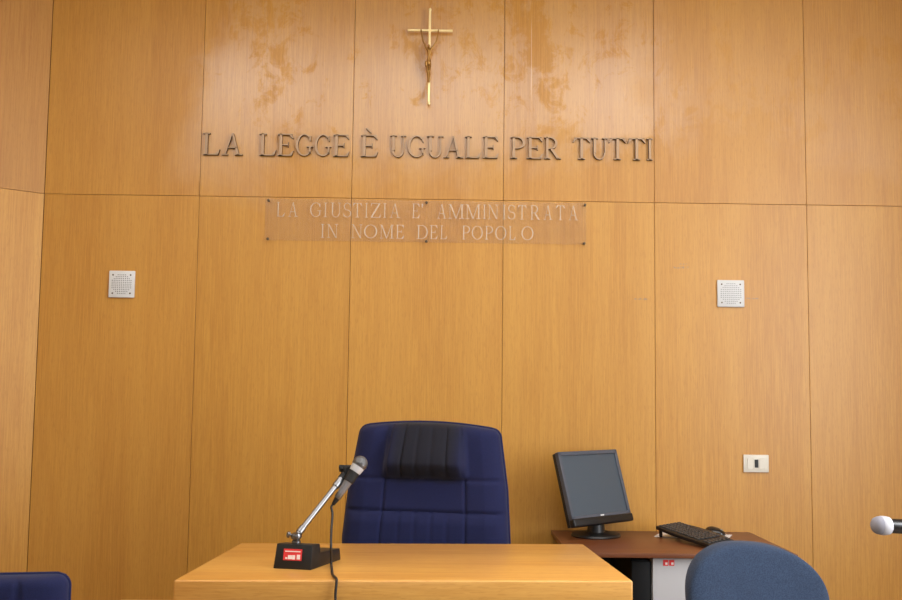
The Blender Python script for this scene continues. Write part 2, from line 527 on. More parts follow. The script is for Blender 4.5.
def put_glyph(bm, ch, x0, x1, z0, z1, yb, yf, G_=None):
    """solid letter between x0..x1, z0..z1 on a wall facing -Y; back at yb, face at yf"""
    G_ = G_ or GLY
    a, b = glyph_bounds(ch, G_)
    X = lambda u: x0 + (u - a) / (b - a) * (x1 - x0)
    Z = lambda v: z0 + v * (z1 - z0)
    for g in G_[ch]:
        t = bmesh.new()
        if g[0] == 'p':
            pf = [t.verts.new((X(u), yf, Z(v))) for u, v in g[1]]
            pb = [t.verts.new((X(u), yb, Z(v))) for u, v in g[1]]
            n = len(pf)
            t.faces.new(pf); t.faces.new(pb[::-1])
            for k in range(n): t.faces.new((pf[k], pb[k], pb[(k + 1) % n], pf[(k + 1) % n]))
        else:
            rows = []
            for arr in (g[1], g[2]):
                rows.append([t.verts.new((X(u), yf, Z(v))) for u, v in arr])
                rows.append([t.verts.new((X(u), yb, Z(v))) for u, v in arr])
            of, ob, jf, jb = rows
            for k in range(len(of) - 1):
                t.faces.new((of[k], of[k + 1], jf[k + 1], jf[k])); t.faces.new((ob[k], ob[k + 1], jb[k + 1], jb[k]))
                t.faces.new((of[k], of[k + 1], ob[k + 1], ob[k])); t.faces.new((jf[k], jf[k + 1], jb[k + 1], jb[k]))
            for k in (0, -1): t.faces.new((of[k], ob[k], jb[k], jf[k]))
        bmesh.ops.recalc_face_normals(t, faces=t.faces)
        merge(bm, t)

M_LETTER = mat('letter_bronze', lin(188, 156, 124), .45, .2)
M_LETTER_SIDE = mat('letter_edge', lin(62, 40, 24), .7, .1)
LT = 0.015                                    # the letters stand this far off the wall
LET = [('L', 202.3, 219.6, 'L of the first word LA'), ('A', 221.8, 242.4, 'A of the first word LA'),
       ('L', 258.8, 275.8, 'L that begins LEGGE'), ('E', 277.4, 293.2, 'first E of LEGGE'), ('G', 295.5, 312.2, 'first G of LEGGE'),
       ('G', 314.4, 330.8, 'second G of LEGGE'), ('E', 333.0, 349.2, 'last E of LEGGE'), ('\u00c8', 360.6, 377.8, 'accented E standing alone after LEGGE'),
       ('U', 390.0, 405.8, 'first U of UGUALE'), ('G', 407.6, 425.2, 'G of UGUALE'), ('U', 427.0, 443.2, 'second U of UGUALE'),
       ('A', 443.6, 463.4, 'A of UGUALE'), ('L', 465.0, 480.8, 'L of UGUALE'), ('E', 483.0, 498.8, 'last letter E of UGUALE'),
       ('P', 510.7, 525.2, 'P that begins PER'), ('E', 527.1, 543.0, 'E of PER'), ('R', 544.6, 561.2, 'R that ends PER'),
       ('T', 573.0, 590.4, 'T that begins TUTTI'), ('U', 591.6, 607.6, 'U of TUTTI'), ('T', 609.0, 626.5, 'second T of TUTTI'),
       ('T', 628.0, 645.8, 'third T of TUTTI'), ('I', 647.2, 652.8, 'last letter I of TUTTI')]
for ch, a, b, lab in LET:
    mid = (a + b) / 2
    yb_ = 154.6 + (mid - 203) * (160.0 - 154.6) / 450       # baseline and cap line read off the photograph
    yt_ = 132.6 + (mid - 203) * (138.4 - 132.6) / 450
    p0, p1 = at(a, yb_, -LT), at(b, yb_, -LT)
    zb = at(mid, yb_, -LT).z; zt = at(mid, yt_, -LT).z
    bm = bmesh.new()
    put_glyph(bm, ch, p0.x, p1.x, zb, zt, 0.0, -LT)
    for f in bm.faces:
        f.normal_update()
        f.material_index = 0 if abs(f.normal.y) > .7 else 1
    nm = 'metal_letter'
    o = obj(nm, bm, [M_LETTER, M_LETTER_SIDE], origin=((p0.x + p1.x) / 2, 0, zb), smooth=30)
    tag(o, 'raised metal capital letter, the %s, in the large wall inscription' % lab, 'letter', 'metal letters of the large inscription')

# ------------------------------------------------------------------ engraved clear plaque
PY = -0.018
def P_at(x, y): return at(x, y, PY)
tl, tr, br, bl = P_at(265.2, 197.6), P_at(586.8, 203.2), P_at(586.0, 244.6), P_at(264.8, 240.2)
x0, x1 = (tl.x + bl.x) / 2, (tr.x + br.x) / 2
z0, z1 = (bl.z + br.z) / 2, (tl.z + tr.z) / 2
plq = thing('wall_plaque', 'long clear acrylic plaque with engraved lettering in two lines, screwed to the wood wall', 'plaque', ((x0 + x1) / 2, 0, z0))
m = bpy.data.materials.new('clear_acrylic'); m.use_nodes = True
nt = m.node_tree; nt.nodes.clear()
out = nt.nodes.new('ShaderNodeOutputMaterial'); tr_ = nt.nodes.new('ShaderNodeBsdfTransparent'); gl = nt.nodes.new('ShaderNodeBsdfGlossy')
df = nt.nodes.new('ShaderNodeBsdfDiffuse'); mx0 = nt.nodes.new('ShaderNodeMixShader')
mx = nt.nodes.new('ShaderNodeMixShader')
tr_.inputs[0].default_value = (.992, .985, .985, 1); gl.inputs['Roughness'].default_value = .12
df.inputs[0].default_value = (.75, .72, .70, 1); mx0.inputs[0].default_value = .02
nt.links.new(tr_.outputs[0], mx0.inputs[1]); nt.links.new(df.outputs[0], mx0.inputs[2])
mx.inputs[0].default_value = .04; nt.links.new(mx0.outputs[0], mx.inputs[1]); nt.links.new(gl.outputs[0], mx.inputs[2]); nt.links.new(mx.outputs[0], out.inputs[0])
M_ACRYL = m
bm = bmesh.new()
box(bm, ((x0 + x1) / 2, PY + .003, (z0 + z1) / 2), (x1 - x0, .006, z1 - z0), bev=.0012, seg=1)
obj('panel', bm, M_ACRYL, plq, smooth=None, label='clear acrylic sheet with polished edges')
for sx, sy in ((268.5, 200.4), (426.5, 202.6), (585.0, 205.0), (267.6, 238.8), (426.3, 241.4), (584.0, 243.4)):
    p = P_at(sx, sy)
    bm = bmesh.new()
    lathe(bm, [(.0042, 0), (.0042, -PY + .0005), (.0062, -PY + .0005), (.0062, -PY + .003), (.004, -PY + .0045), (0, -PY + .0048)],
          Matrix.Translation((p.x, 0, p.z)) @ frame_z((0, -1, 0)), 16)
    obj('screw', bm, M_SCREW, plq)
M_ENGR = mat('engraved_frost', lin(240, 224, 204), .8)
M_ENGR.node_tree.nodes['Principled BSDF'].inputs['Alpha'].default_value = .56
def words_of(spans, yb, yt, words):
    """one part for each engraved word; yb, yt give the baseline and cap line at an x of the photograph"""
    k = 0
    for n_, wd_ in words:
        bm = bmesh.new()
        for ch, a, b in spans[k:k + n_]:
            mid = (a + b) / 2
            p0, p1 = P_at(a, yb(mid)), P_at(b, yb(mid))
            put_glyph(bm, ch, p0.x, p1.x, P_at(mid, yb(mid)).z, P_at(mid, yt(mid)).z, PY + .0002, PY - .0006, GLY_FINE)
        obj('engraved_word', bm, M_ENGR, plq, smooth=None, label='engraved word ' + wd_)
        k += n_
L1 = [('L', 276.5, 284.6), ('A', 288.2, 297.8), ('G', 310, 321.2), ('I', 323.8, 326.8), ('U', 330.5, 341), ('S', 343.5, 351), ('T', 352.6, 362), ('I', 364.8, 367.8),
      ('Z', 370.6, 380.6), ('I', 383.2, 386.2), ('A', 389.6, 400.2), ('E', 412.2, 419.6), ("'", 421.4, 423.0), ('A', 437, 446.6), ('M', 448.2, 464), ('M', 465.6, 480.6), ('I', 482.8, 485.8),
      ('N', 488, 498.6), ('I', 502.6, 505.6), ('S', 508, 515.2), ('T', 517.6, 526.4), ('R', 530.6, 540), ('A', 543.6, 552.4), ('T', 555.8, 565), ('A', 568.6, 578.2)]
L2 = [('I', 320.8, 324), ('N', 327, 338), ('N', 351.4, 362.4), ('O', 364, 377), ('M', 379.6, 393.6), ('E', 396, 404), ('D', 416.6, 427.6), ('E', 430, 437.6), ('L', 440.4, 447),
      ('P', 462.2, 470), ('O', 471.8, 482.6), ('P', 485.2, 492.8), ('O', 495.2, 506.2), ('L', 509, 515.6), ('O', 521.4, 533.4)]
words_of(L1, lambda x: 216.4 + (x - 276) * .0125, lambda x: 202.0 + (x - 276) * .0125, [(2, 'LA'), (9, 'GIUSTIZIA'), (2, "E'"), (12, 'AMMINISTRATA')])
words_of(L2, lambda x: 237.6 + (x - 320) * .0120, lambda x: 224.0 + (x - 320) * .0120, [(2, 'IN'), (4, 'NOME'), (3, 'DEL'), (6, 'POPOLO')])


# ------------------------------------------------------------------ crucifix
CY = -0.028
def C_at(x, y, Y=CY): return at(x, y, Y)
top, bot = C_at(430.0, 8.6), C_at(428.8, 104.6)
cx = (top.x + bot.x) / 2
cross = thing('crucifix', 'slim brass wall crucifix with a slender bronze figure, above the large inscription', 'crucifix', (cx, 0, bot.z))
bm = bmesh.new()
box(bm, (cx, CY, (top.z + bot.z) / 2), (.011, .011, top.z - bot.z - .02), bev=.0015, seg=1)
lathe(bm, [(.005, 0), (.0065, .004), (.0065, .010), (.003, .015), (0, .016)], Matrix.Translation((cx, CY, bot.z + .012)) @ frame_z((0, 0, -1)), 14)
lathe(bm, [(.005, 0), (.0065, .004), (.0065, .010), (.003, .015), (0, .016)], Matrix.Translation((cx, CY, top.z - .012)) @ frame_z((0, 0, 1)), 14)
obj('upright', bm, M_BRASS, cross)
l, r = C_at(407.6, 30.4), C_at(452.6, 31.0)
bm = bmesh.new()
box(bm, ((l.x + r.x) / 2, CY - .0005, (l.z + r.z) / 2), (r.x - l.x, .011, .010), bev=.0015, seg=1)
obj('crossbar', bm, M_BRASS, cross)
for z in (top.z - .03, bot.z + .05):
    bm = bmesh.new()
    rod(bm, (cx, 0, z), (cx, CY + .004, z), .004, n=12)
    obj('wall_pin', bm, M_BRONZE, cross)
# figure: one skinned body
FYF = CY - .016
jv = {'pel': (428.6, 61, .0088), 'wai': (428.9, 56.5, .0070), 'che': (429.2, 51.5, .0094), 'nec': (429.2, 48.2, .0045), 'hd': (428.7, 46.2, .0066), 'hd2': (428.5, 44.0, .0058),
      'shl': (426.8, 48.6, .0052), 'shr': (431.8, 48.6, .0052), 'ell': (423.4, 41.5, .0042), 'elr': (436.4, 41.5, .0042), 'wrl': (421.5, 34, .0034), 'wrr': (438.2, 34, .0034),
      'hal': (421.0, 29.0, .0034), 'har': (438.4, 29.4, .0034), 'hil': (427.3, 63, .0066), 'hir': (430.0, 63, .0066), 'knl': (427.7, 71.0, .0058), 'knr': (429.6, 71.0, .0058),
      'anl': (428.2, 79.0, .0042), 'anr': (429.1, 79.0, .0042), 'fol': (428.1, 82.4, .0040), 'for': (429.0, 82.4, .0040)}
names = list(jv)
me = bpy.data.meshes.new('figure')
vs = []
for k in names:
    x, y, rr = jv[k]
    dy = {'knl': -.012, 'knr': -.012, 'hd': -.010, 'hd2': -.013, 'nec': -.004, 'hal': .006, 'har': .006, 'anl': .004, 'anr': .004}.get(k, 0)
    vs.append(C_at(x, y, FYF + dy))
ed = [('pel', 'wai'), ('wai', 'che'), ('che', 'nec'), ('nec', 'hd'), ('hd', 'hd2'), ('che', 'shl'), ('che', 'shr'), ('shl', 'ell'), ('shr', 'elr'), ('ell', 'wrl'), ('elr', 'wrr'), ('wrl', 'hal'), ('wrr', 'har'),
      ('pel', 'hil'), ('pel', 'hir'), ('hil', 'knl'), ('hir', 'knr'), ('knl', 'anl'), ('knr', 'anr'), ('anl', 'fol'), ('anr', 'for')]
me.from_pydata(vs, [(names.index(a), names.index(b)) for a, b in ed], [])
fo = bpy.data.objects.new('figure', me)
COL.objects.link(fo)
sk = fo.modifiers.new('skin', 'SKIN')
for i, k in enumerate(names):
    d = me.skin_vertices[0].data[i]
    d.radius = (jv[k][2], jv[k][2]); d.use_root = (k == 'pel')
fo.modifiers.new('sub', 'SUBSURF').levels = 2
dg = bpy.context.evaluated_depsgraph_get()
me2 = bpy.data.meshes.new_from_object(fo.evaluated_get(dg))
bpy.data.objects.remove(fo)
bm = bmesh.new(); bm.from_mesh(me2)
fig = obj('figure', bm, M_BRONZE, cross, smooth=180, label='bronze figure with arms raised to the crossbar')
bm = bmesh.new()
cl_ = C_at(428.6, 62, FYF)
lathe(bm, [(.0075, -.014), (.0112, -.007), (.0112, .002), (.0085, .009)], Matrix.Translation(cl_) @ Matrix.Diagonal((1, .85, 1, 1)), 18)
kn = C_at(426.0, 62.5, FYF - .004)
lathe(bm, [(0, -.022), (.005, -.016), (.0065, -.004), (.0055, .006), (0, .010)], Matrix.Translation(kn), 12)
obj('loincloth', bm, M_BRONZE, fig)

# ------------------------------------------------------------------ loudspeakers on the wall
def wall_speaker(xa, ya, xb, yb, label):
    d = .012
    a, b = at(xa, yb, -d), at(xb, ya, -d)
    w, h = b.x - a.x, b.z - a.z
    cx, cz = (a.x + b.x) / 2, (a.z + b.z) / 2
    t = thing('wall_speaker', label, 'speaker', (cx, 0, a.z), group='wall speakers')
    bm = bmesh.new()
    box(bm, (cx, -d / 2, cz), (w, d, h), bev=.004, seg=2)
    obj('cover_plate', bm, M_PLATE, t)
    bm = bmesh.new()
    st = w * .072
    for i in range(-5, 6):
        for j in range(-5, 6):
            if i * i + j * j > 29: continue
            lathe(bm, [(.0021, 0), (.0021, .0008), (0, .0009)], Matrix.Translation((cx + i * st, -d + .0004, cz + j * st)) @ frame_z((0, -1, 0)), 8)
    obj('hole_pattern', bm, M_HOLE, t, smooth=None, label='grid of small dark sound holes')
    for sx in (-1, 1):
        for sz in (-1, 1):
            bm = bmesh.new()
            lathe(bm, [(.0038, 0), (.0038, .0012), (.002, .002), (0, .0021)], Matrix.Translation((cx + sx * w * .34, -d + .0002, cz + sz * h * .34)) @ frame_z((0, -1, 0)), 12)
            obj('screw', bm, M_SCREW, t)
wall_speaker(108.0, 270.8, 135.0, 297.4, 'square pale grey wall speaker with small round holes, on the left of the wood wall')
wall_speaker(717.6, 280.2, 744.4, 306.8, 'square pale grey wall speaker with small round holes, on the right above the socket plate')

# socket plate
d = .011
a, b = at(743.8, 472.2, -d), at(768.8, 455.0, -d)
cx, cz, w, h = (a.x + b.x) / 2, (a.z + b.z) / 2, b.x - a.x, b.z - a.z
t = thing('socket_plate', 'white rectangular wall plate with one small black socket, right of the monitor', 'wall plate', (cx, 0, a.z))
bm = bmesh.new()
box(bm, (cx, -d / 2, cz), (w, d, h), bev=.0025)
obj('plate', bm, M_WHITE, t)
for k in (-1, 0, 1):
    bm = bmesh.new()
    box(bm, (cx + k * w * .24, -d - .0008, cz), (w * .225, .003, h * .62), bev=.0008, seg=1)
    o = obj('module', bm, M_WHITE, t, smooth=None)
    if k == 0:
        bm = bmesh.new()
        box(bm, (cx, -d - .003, cz), (w * .145, .003, h * .46), bev=.0008, seg=1)
        for q in (-1, 1): box(bm, (cx, -d - .0048, cz + q * h * .11), (w * .07, .0012, h * .09))
        obj('socket', bm, M_BLACK, o, smooth=None, label='black socket insert')

# ------------------------------------------------------------------ judge's bench
BZ = .869
q = [onz(173.2, 580.2, BZ), onz(633.2, 580.8, BZ), onz(583.4, 543.9, BZ), onz(240.6, 542.9, BZ)]   # front L, front R, back R, back L
q_bench = [p.copy() for p in q]
bench = thing('judge_bench', 'honey-coloured wooden judge bench with a thick top, in the middle foreground', 'bench', ((q[0].x + q[1].x) / 2, q[0].y, 0))
TH = .075
bm = bmesh.new()
t = bmesh.new()
va = [t.verts.new((p.x, p.y, BZ - TH)) for p in q]; vb = [t.verts.new((p.x, p.y, BZ)) for p in q]
t.faces.new(va[::-1]); t.faces.new(vb)
for i in range(4): t.faces.new((va[i], va[(i + 1) % 4], vb[(i + 1) % 4], vb[i]))
bmesh.ops.bevel(t, geom=list(t.edges), offset=.006, segments=3, profile=.5, affect='EDGES')
merge(bm, t)
obj('bench_top', bm, M_BENCH, bench)
def inset(p, q_, k): return p + (q_ - p) * k
def wallboard(name, p0, p1, thick, z0, z1, m, par, side):
    """upright board whose outer face runs p0->p1; thick grows to the left (side=1) or right"""
    d_ = (p1 - p0); L = d_.length; d_.normalize()
    nrm = Vector((-d_.y, d_.x, 0)) * side
    M = Matrix(((d_.x, nrm.x, 0, p0.x), (d_.y, nrm.y, 0, p0.y), (0, 0, 1, 0), (0, 0, 0, 1)))
    bm = bmesh.new()
    box(bm, (L / 2, thick / 2, (z0 + z1) / 2), (L, thick, z1 - z0), M, bev=.002, seg=1)
    return obj(name, bm, m, par, smooth=None)
c0 = (q[0] + q[1] + q[2] + q[3]) / 4
qi = [Vector((c0.x + (p.x - c0.x) * .985, c0.y + (p.y - c0.y) * .975, 0)) for p in q]
wallboard('front_panel', qi[0], qi[1], .03, 0, BZ - TH, M_BENCH, bench, 1)
e0 = (qi[3] - qi[0]).normalized() * .032; e1 = (qi[2] - qi[1]).normalized() * .032
wallboard('side_panel', qi[0] + e0, qi[3], .03, 0, BZ - TH, M_BENCH, bench, -1)
wallboard('side_panel', qi[1] + e1, qi[2], .03, 0, BZ - TH, M_BENCH, bench, 1)
# low counter beside it
bl_ = at(121, 599.5, -1.55); zc = at(150, 599.3, -1.55).z
sc_ = thing('side_counter', 'low light wood side counter against the left end of the judge bench', 'counter', ((bl_.x - .70) / 2, -1.7, 0))
bm = bmesh.new()
box(bm, ((bl_.x - .715) / 2, -1.72, zc - .0175), (-.715 - bl_.x, .34, .035), bev=.003)
obj('counter_top', bm, M_BENCH, sc_)
bm = bmesh.new()
box(bm, ((bl_.x - .715) / 2, -1.72, (zc - .035) / 2), (-.735 - bl_.x, .31, zc - .035), bev=.002, seg=1)
obj('cabinet_body', bm, M_BENCH, sc_, smooth=None)

# ------------------------------------------------------------------ chairs
def star_base(t, r=.29, m=M_BLACK):
    """five-legged swivel base in the chair's own space"""
    bm = bmesh.new()
    rod(bm, (0, 0, .09), (0, 0, .25), .03, edge=.004)
    rod(bm, (0, 0, .25), (0, 0, .40), .016, n=16)
    obj('gas_column', bm, M_BLACKM, t, world=False)
    for k in range(5):
        a = math.radians(72 * k + 18)
        e = Vector((math.cos(a), math.sin(a), 0))
        bm = bmesh.new()
        tube(bm, catmull([e * .02 + Vector((0, 0, .115)), e * r * .5 + Vector((0, 0, .105)), e * r + Vector((0, 0, .078))], 5), [.022 - .0008 * i for i in range(11)], 10)
        leg = obj('leg', bm, m, t, world=False)
        bm = bmesh.new()
        s = Vector((-e.y, e.x, 0))
        for q_ in (-1, 1):
            c = e * r + Vector((0, 0, .028)) + s * .014 * q_
            lathe(bm, [(.018, -.009), (.028, -.006), (.028, .006), (.018, .009)], Matrix.Translation(c) @ frame_z(s), 18)
        rod(bm, e * r + Vector((0, 0, .03)), e * r + Vector((0, 0, .082)), .008, n=10)
        obj('caster', bm, M_RUBBER, leg, world=False)

def cushion(w, d, h, z, y, hollow=.012):
    """upholstered seat pad with a rounded, slightly dished top"""
    bm = bmesh.new()
    N = 28
    grid = []
    for s in (1, -1):
        g = []
        for i in range(N + 1):
            row = []
            for j in range(N + 1):
                u, v = -1 + 2 * i / N, -1 + 2 * j / N
                # superellipse square to soft outline
                k = (max(abs(u), abs(v)) ** 1)
                nn = (abs(u) ** 6 + abs(v) ** 6) ** (1 / 6) or 1
                f = k / nn if nn > 0 else 1
                x, yy = u * f * w / 2, v * f * d / 2
                e = max(0.0, 1 - k ** 5) ** .5
                zz = s * h / 2 * e - (hollow * (1 - k * k) if s > 0 else 0)
                row.append(bm.verts.new((x, y + yy, z + zz)))
            g.append(row)
        for i in range(N):
            for j in range(N):
                bm.faces.new((g[i][j], g[i + 1][j], g[i + 1][j + 1], g[i][j + 1]))
    bmesh.ops.remove_doubles(bm, verts=bm.verts, dist=.0004)
    return bm

def backrest(hw, zb, ztop, th, relief, nu=72, nz=96, curve=.0, lean=0.0, edge=.5):
    """upholstered back in chair space (front towards -Y): hw(z) half-width, ztop(u) top line,
    th thickness, relief(u,z) extra bulge of the front face; curve wraps the sides forward, lean tips it back"""
    bm = bmesh.new()
    sheets = []
    rim = []
    for s in (1, 0):
        g = []
        for i in range(nu + 1):
            a = -1 + 2 * i / nu
            u = math.sin(a * math.pi / 2) * .5 + a * .5
            row = []
            for j in range(nz + 1):
                b = j / nz
                v = .5 * b + .5 * (1 - math.cos(math.pi * b)) / 2
                z = zb + v * (ztop(u) - zb)
                x = u * hw(min(z, ztop(u)), u)
                ex = max(0.0, 1 - abs(u) ** 9); ev = max(0.0, 1 - abs(2 * v - 1) ** 26)
                e = (ex * ev) ** edge
                if s: y = -th * .5 * e - relief(u, z) * min(1.0, e * 1.2)
                else: y = th * .5 * e
                y += -curve * u * u + lean * (z - zb)
                row.append(bm.verts.new((x, y, z)))
            g.append(row)
        sheets.append(g)
        for i in range(nu):
            for j in range(nz):
                bm.faces.new((g[i][j], g[i + 1][j], g[i + 1][j + 1], g[i][j + 1]))
        if s:
            rim = [g[0][j].co.copy() for j in range(nz + 1)] + [g[i][nz].co.copy() for i in range(1, nu + 1)] + [g[nu][j].co.copy() for j in range(nz - 1, -1, -1)]
    bmesh.ops.remove_doubles(bm, verts=bm.verts, dist=.00025)
    return bm, rim

def sm(a, b, x):
    t_ = min(1, max(0, (x - a) / (b - a)))
    return t_ * t_ * (3 - 2 * t_)
def gauss(x, s): return math.exp(-(x / s) ** 2)

# --- the judge's tall navy chair
YC = -.95
pl, pr = at(342.5, 543, YC), at(511, 543, YC)
jc = (pl + pr) / 2
JY = math.radians(-11)
jchair = thing('judge_chair', 'tall navy fabric swivel chair with ribbed headrest, behind the judge bench', 'chair', (jc.x - .018, YC, 0), JY)
zt_mid = at(430, 423.6, YC).z
ZB = .50
zz = [(ZB, .27), (at(427, 543, YC).z, .300), (at(430, 490, YC).z, .287), (at(430, 450, YC).z, .266), (at(430, 430, YC).z, .256), (zt_mid + .02, .250)]
zz.sort()
def lerp_tab(tab, z):
    if z <= tab[0][0]: return tab[0][1]
    for (a, p), (b, r_) in zip(tab, tab[1:]):
        if z <= b: return p + (r_ - p) * sm(0, 1, (z - a) / (b - a)) if False else p + (r_ - p) * (z - a) / (b - a)
    return tab[-1][1]
def jtop(u): return zt_mid - .016 * u * u - .003 * u
def jhw(z, u):
    w = lerp_tab(zz, z)
    r = .030
    dz = z - (jtop(u) - r)
    if dz > 0: w = w - r + math.sqrt(max(0, r * r - dz * dz))
    return w
ZH = at(430, 480, YC).z        # underside of the headrest pad
ZL = at(430, 513, YC).z        # lower seam
RIB = [-.49, -.295, -.10, .095, .29, .49]
def jrel(u, z):
    inm = sm(-.58, -.46, u) * (1 - sm(.46, .58, u))
    k = (z - ZH) / (zt_mid - ZH)
    h = 0.0
    if k > -.05:
        prof = sm(-.03, .30, k) ** .7 * (1 - .88 * sm(.25, 1.0, k)) if k > -.03 else 0
        h += .050 * prof * inm
        if k > .02:
            for g_ in RIB: h -= .005 * gauss(u - g_, .010) * sm(.02, .10, k)
            h += .003 * inm * abs(math.sin((u + .49) / .195 * math.pi)) ** .6
    # middle and lower pads
    h += .012 * sm(ZL + .002, ZL - .05, z) if False else .010 * (1 - sm(ZL - .04, ZL, z))
    h -= .007 * gauss(z - ZL, .006)
    h -= .006 * gauss(z - (ZH - .002), .007) * (1 - .3 * inm)
    if z < ZH:
        for g_ in (-.51, .51): h -= .006 * gauss(u - g_, .014)
    if z < ZL:
        for g_ in (-.295, -.10, .095, .29): h -= .004 * gauss(u - g_, .016)
    h += .006 * (1 - inm) * (1 - abs(abs(u) - .75) * 4 if abs(abs(u) - .75) < .25 else 0)
    return h
# headrest cloth darkened by greasy wear, with the ribs' shade painted in
M_JUDGE = fabric('navy_fabric_worn_shaded', lin(25, 31, 74), lin(17, 21, 54), 420, sheen=.08)
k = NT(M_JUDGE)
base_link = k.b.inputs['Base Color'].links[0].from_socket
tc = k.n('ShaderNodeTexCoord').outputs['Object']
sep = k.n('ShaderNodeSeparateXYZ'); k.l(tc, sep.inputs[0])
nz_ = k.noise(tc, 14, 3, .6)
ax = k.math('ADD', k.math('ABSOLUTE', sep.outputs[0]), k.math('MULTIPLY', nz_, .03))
wear_shade = k.math('MULTIPLY', k.mapr(ax, .09, .19, 1, 0), k.mapr(k.math('ADD', sep.outputs[2], k.math('MULTIPLY', nz_, .03)), ZH - .01, ZH + .03, 0, 1))
wear_shade = k.math('MULTIPLY', wear_shade, .88)
k.l(k.mix(wear_shade, base_link, lin(17, 17, 23)), k.b.inputs['Base Color'])
k.l(k.mapr(wear_shade, 0, 1, .85, .75), k.b.inputs['Roughness'])
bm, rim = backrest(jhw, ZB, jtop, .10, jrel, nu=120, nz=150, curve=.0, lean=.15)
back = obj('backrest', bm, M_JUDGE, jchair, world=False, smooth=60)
bm = bmesh.new()
tube(bm, [p + Vector((0, .006, 0)) for p in rim[::2]], .006, 8)
obj('piping', bm, M_NAVY, back, world=False)
obj('seat', cushion(.54, .50, .12, .47, -.27), M_NAVY, jchair, world=False)
bm = bmesh.new()
box(bm, (0, -.12, .40), (.30, .34, .03), bev=.008)
box(bm, (0, .035, .47), (.10, .03, .22), bev=.008)
obj('seat_bracket', bm, M_BLACKM, jchair, world=False)
for s in (-1, 1):
    bm = bmesh.new()
    tube(bm, catmull([(s * .26, -.15, .44), (s * .315, -.15, .46), (s * .33, -.17, .58), (s * .33, -.20, .655)], 6), .016, 10)
    box(bm, (s * .33, -.20, .665), (.055, .26, .03), bev=.012, seg=3)
    obj('armrest', bm, M_BLACK, jchair, world=False)
e_ = bpy.data.objects.new('base_offset', None)
bpy.data.objects.remove(e_)
star_base(jchair)

# --- blue clerk's chair in front of the side table
YB = -1.5
pb = at(757, 600, YB)
tchair = thing('office_chair', 'blue speckled fabric office chair with rounded back, in front of the side table', 'chair', (pb.x + .012, YB, 0), math.radians(14))
tz_top = at(745, 541.3, YB).z
def ttop(u):
    return tz_top - .009 - .020 * u - .19 * (1 - max(0.0, 1 - abs(u) ** 2.35) ** (1 / 2.35))
TB = tz_top - .46
def thw(z, u):
    v = (tz_top - z) / .46                # 0 top .. 1 bottom
    return .236 * (1 - .18 * sm(.5, 1.0, v))
bm, rim = backrest(thw, TB, ttop, .07, lambda u, z: .012 * max(0, 1 - u * u), nu=64, nz=90, curve=.035, lean=.16)
obj('backrest', bm, M_BLUE, tchair, world=False, smooth=80)
obj('seat', cushion(.46, .45, .08, .47, -.26), M_BLUE, tchair, world=False)
bm = bmesh.new()
box(bm, (0, -.16, .415), (.24, .30, .03), bev=.006)
tube(bm, catmull([(0, -.05, .415), (0, .09, .42), (0, .125, .50), (0, .10, .64)], 6), .017, 10)
obj('back_bar', bm, M_BLACKM, tchair, world=False)
star_base(tchair)

# --- navy chair at the left edge
YL = -2.05
pe = at(72.5, 596, YL)
LW = .235
lz = at(40, 572.6, YL).z - .016
lchair = thing('low_back_chair', 'navy fabric chair with squared low back, at the bottom left corner', 'chair', (pe.x - LW - .016, YL, 0), math.radians(4))
def ltop(u): return lz + .003 * u
def lhw(z, u):
    r = .03
    w = LW - .01 * sm(lz - .35, lz, z)
    dz = z - (ltop(u) - r)
    if dz > 0: w = w - r + math.sqrt(max(0, r * r - dz * dz))
    return w
def lrel(u, z):
    return .012 * (1 - u * u) - .006 * gauss(u + .02, .03) - .006 * gauss(u - .52, .03) - .006 * gauss(u + .52, .03)
bm, rim = backrest(lhw, lz - .45, ltop, .075, lrel, nu=72, nz=90, lean=.10)
lb = obj('backrest', bm, M_NAVY, lchair, world=False, smooth=60)
bm = bmesh.new()
tube(bm, [p + Vector((0, .004, 0)) for p in rim[::2]], .0045, 8)
obj('piping', bm, M_NAVY, lb, world=False)
obj('seat', cushion(.46, .46, .10, .46, -.26), M_NAVY, lchair, world=False)
bm = bmesh.new()
box(bm, (0, -.14, .40), (.26, .30, .03), bev=.006)
box(bm, (0, .02, .46), (.08, .025, .16), bev=.006)
obj('seat_bracket', bm, M_BLACKM, lchair, world=False)
star_base(lchair, r=.26)

# ------------------------------------------------------------------ side table and what stands on and under it
TZ = .761
TX0, TX1, TY0, TY1 = .525, 1.41, -.600, -.006
table = thing('side_table', 'dark reddish-brown side table against the wood wall, carrying the monitor', 'table', ((TX0 + TX1) / 2, (TY0 + TY1) / 2, 0))
bm = bmesh.new()
box(bm, ((TX0 + TX1) / 2, (TY0 + TY1) / 2, TZ - .009), (TX1 - TX0, TY1 - TY0, .018), bev=.002)
obj('table_top', bm, M_TABLE, table)
bm = bmesh.new()
box(bm, ((TX0 + TX1) / 2, -.10, .50), (TX1 - TX0 - .12, .018, .484), bev=.001, seg=1)
obj('modesty_panel', bm, M_BLACKM, table, smooth=None, label='black modesty panel')
for x in (TX0 + .05, TX1 - .05):
    bm = bmesh.new()
    box(bm, (x, -.30, .386), (.045, .07, .714), bev=.004)
    box(bm, (x, -.30, .0165), (.05, .52, .033), bev=.006)
    box(bm, (x, -.30, .731), (.045, .44, .024), bev=.003)
    obj('leg', bm, M_BLACKM, table, label='black metal table leg')

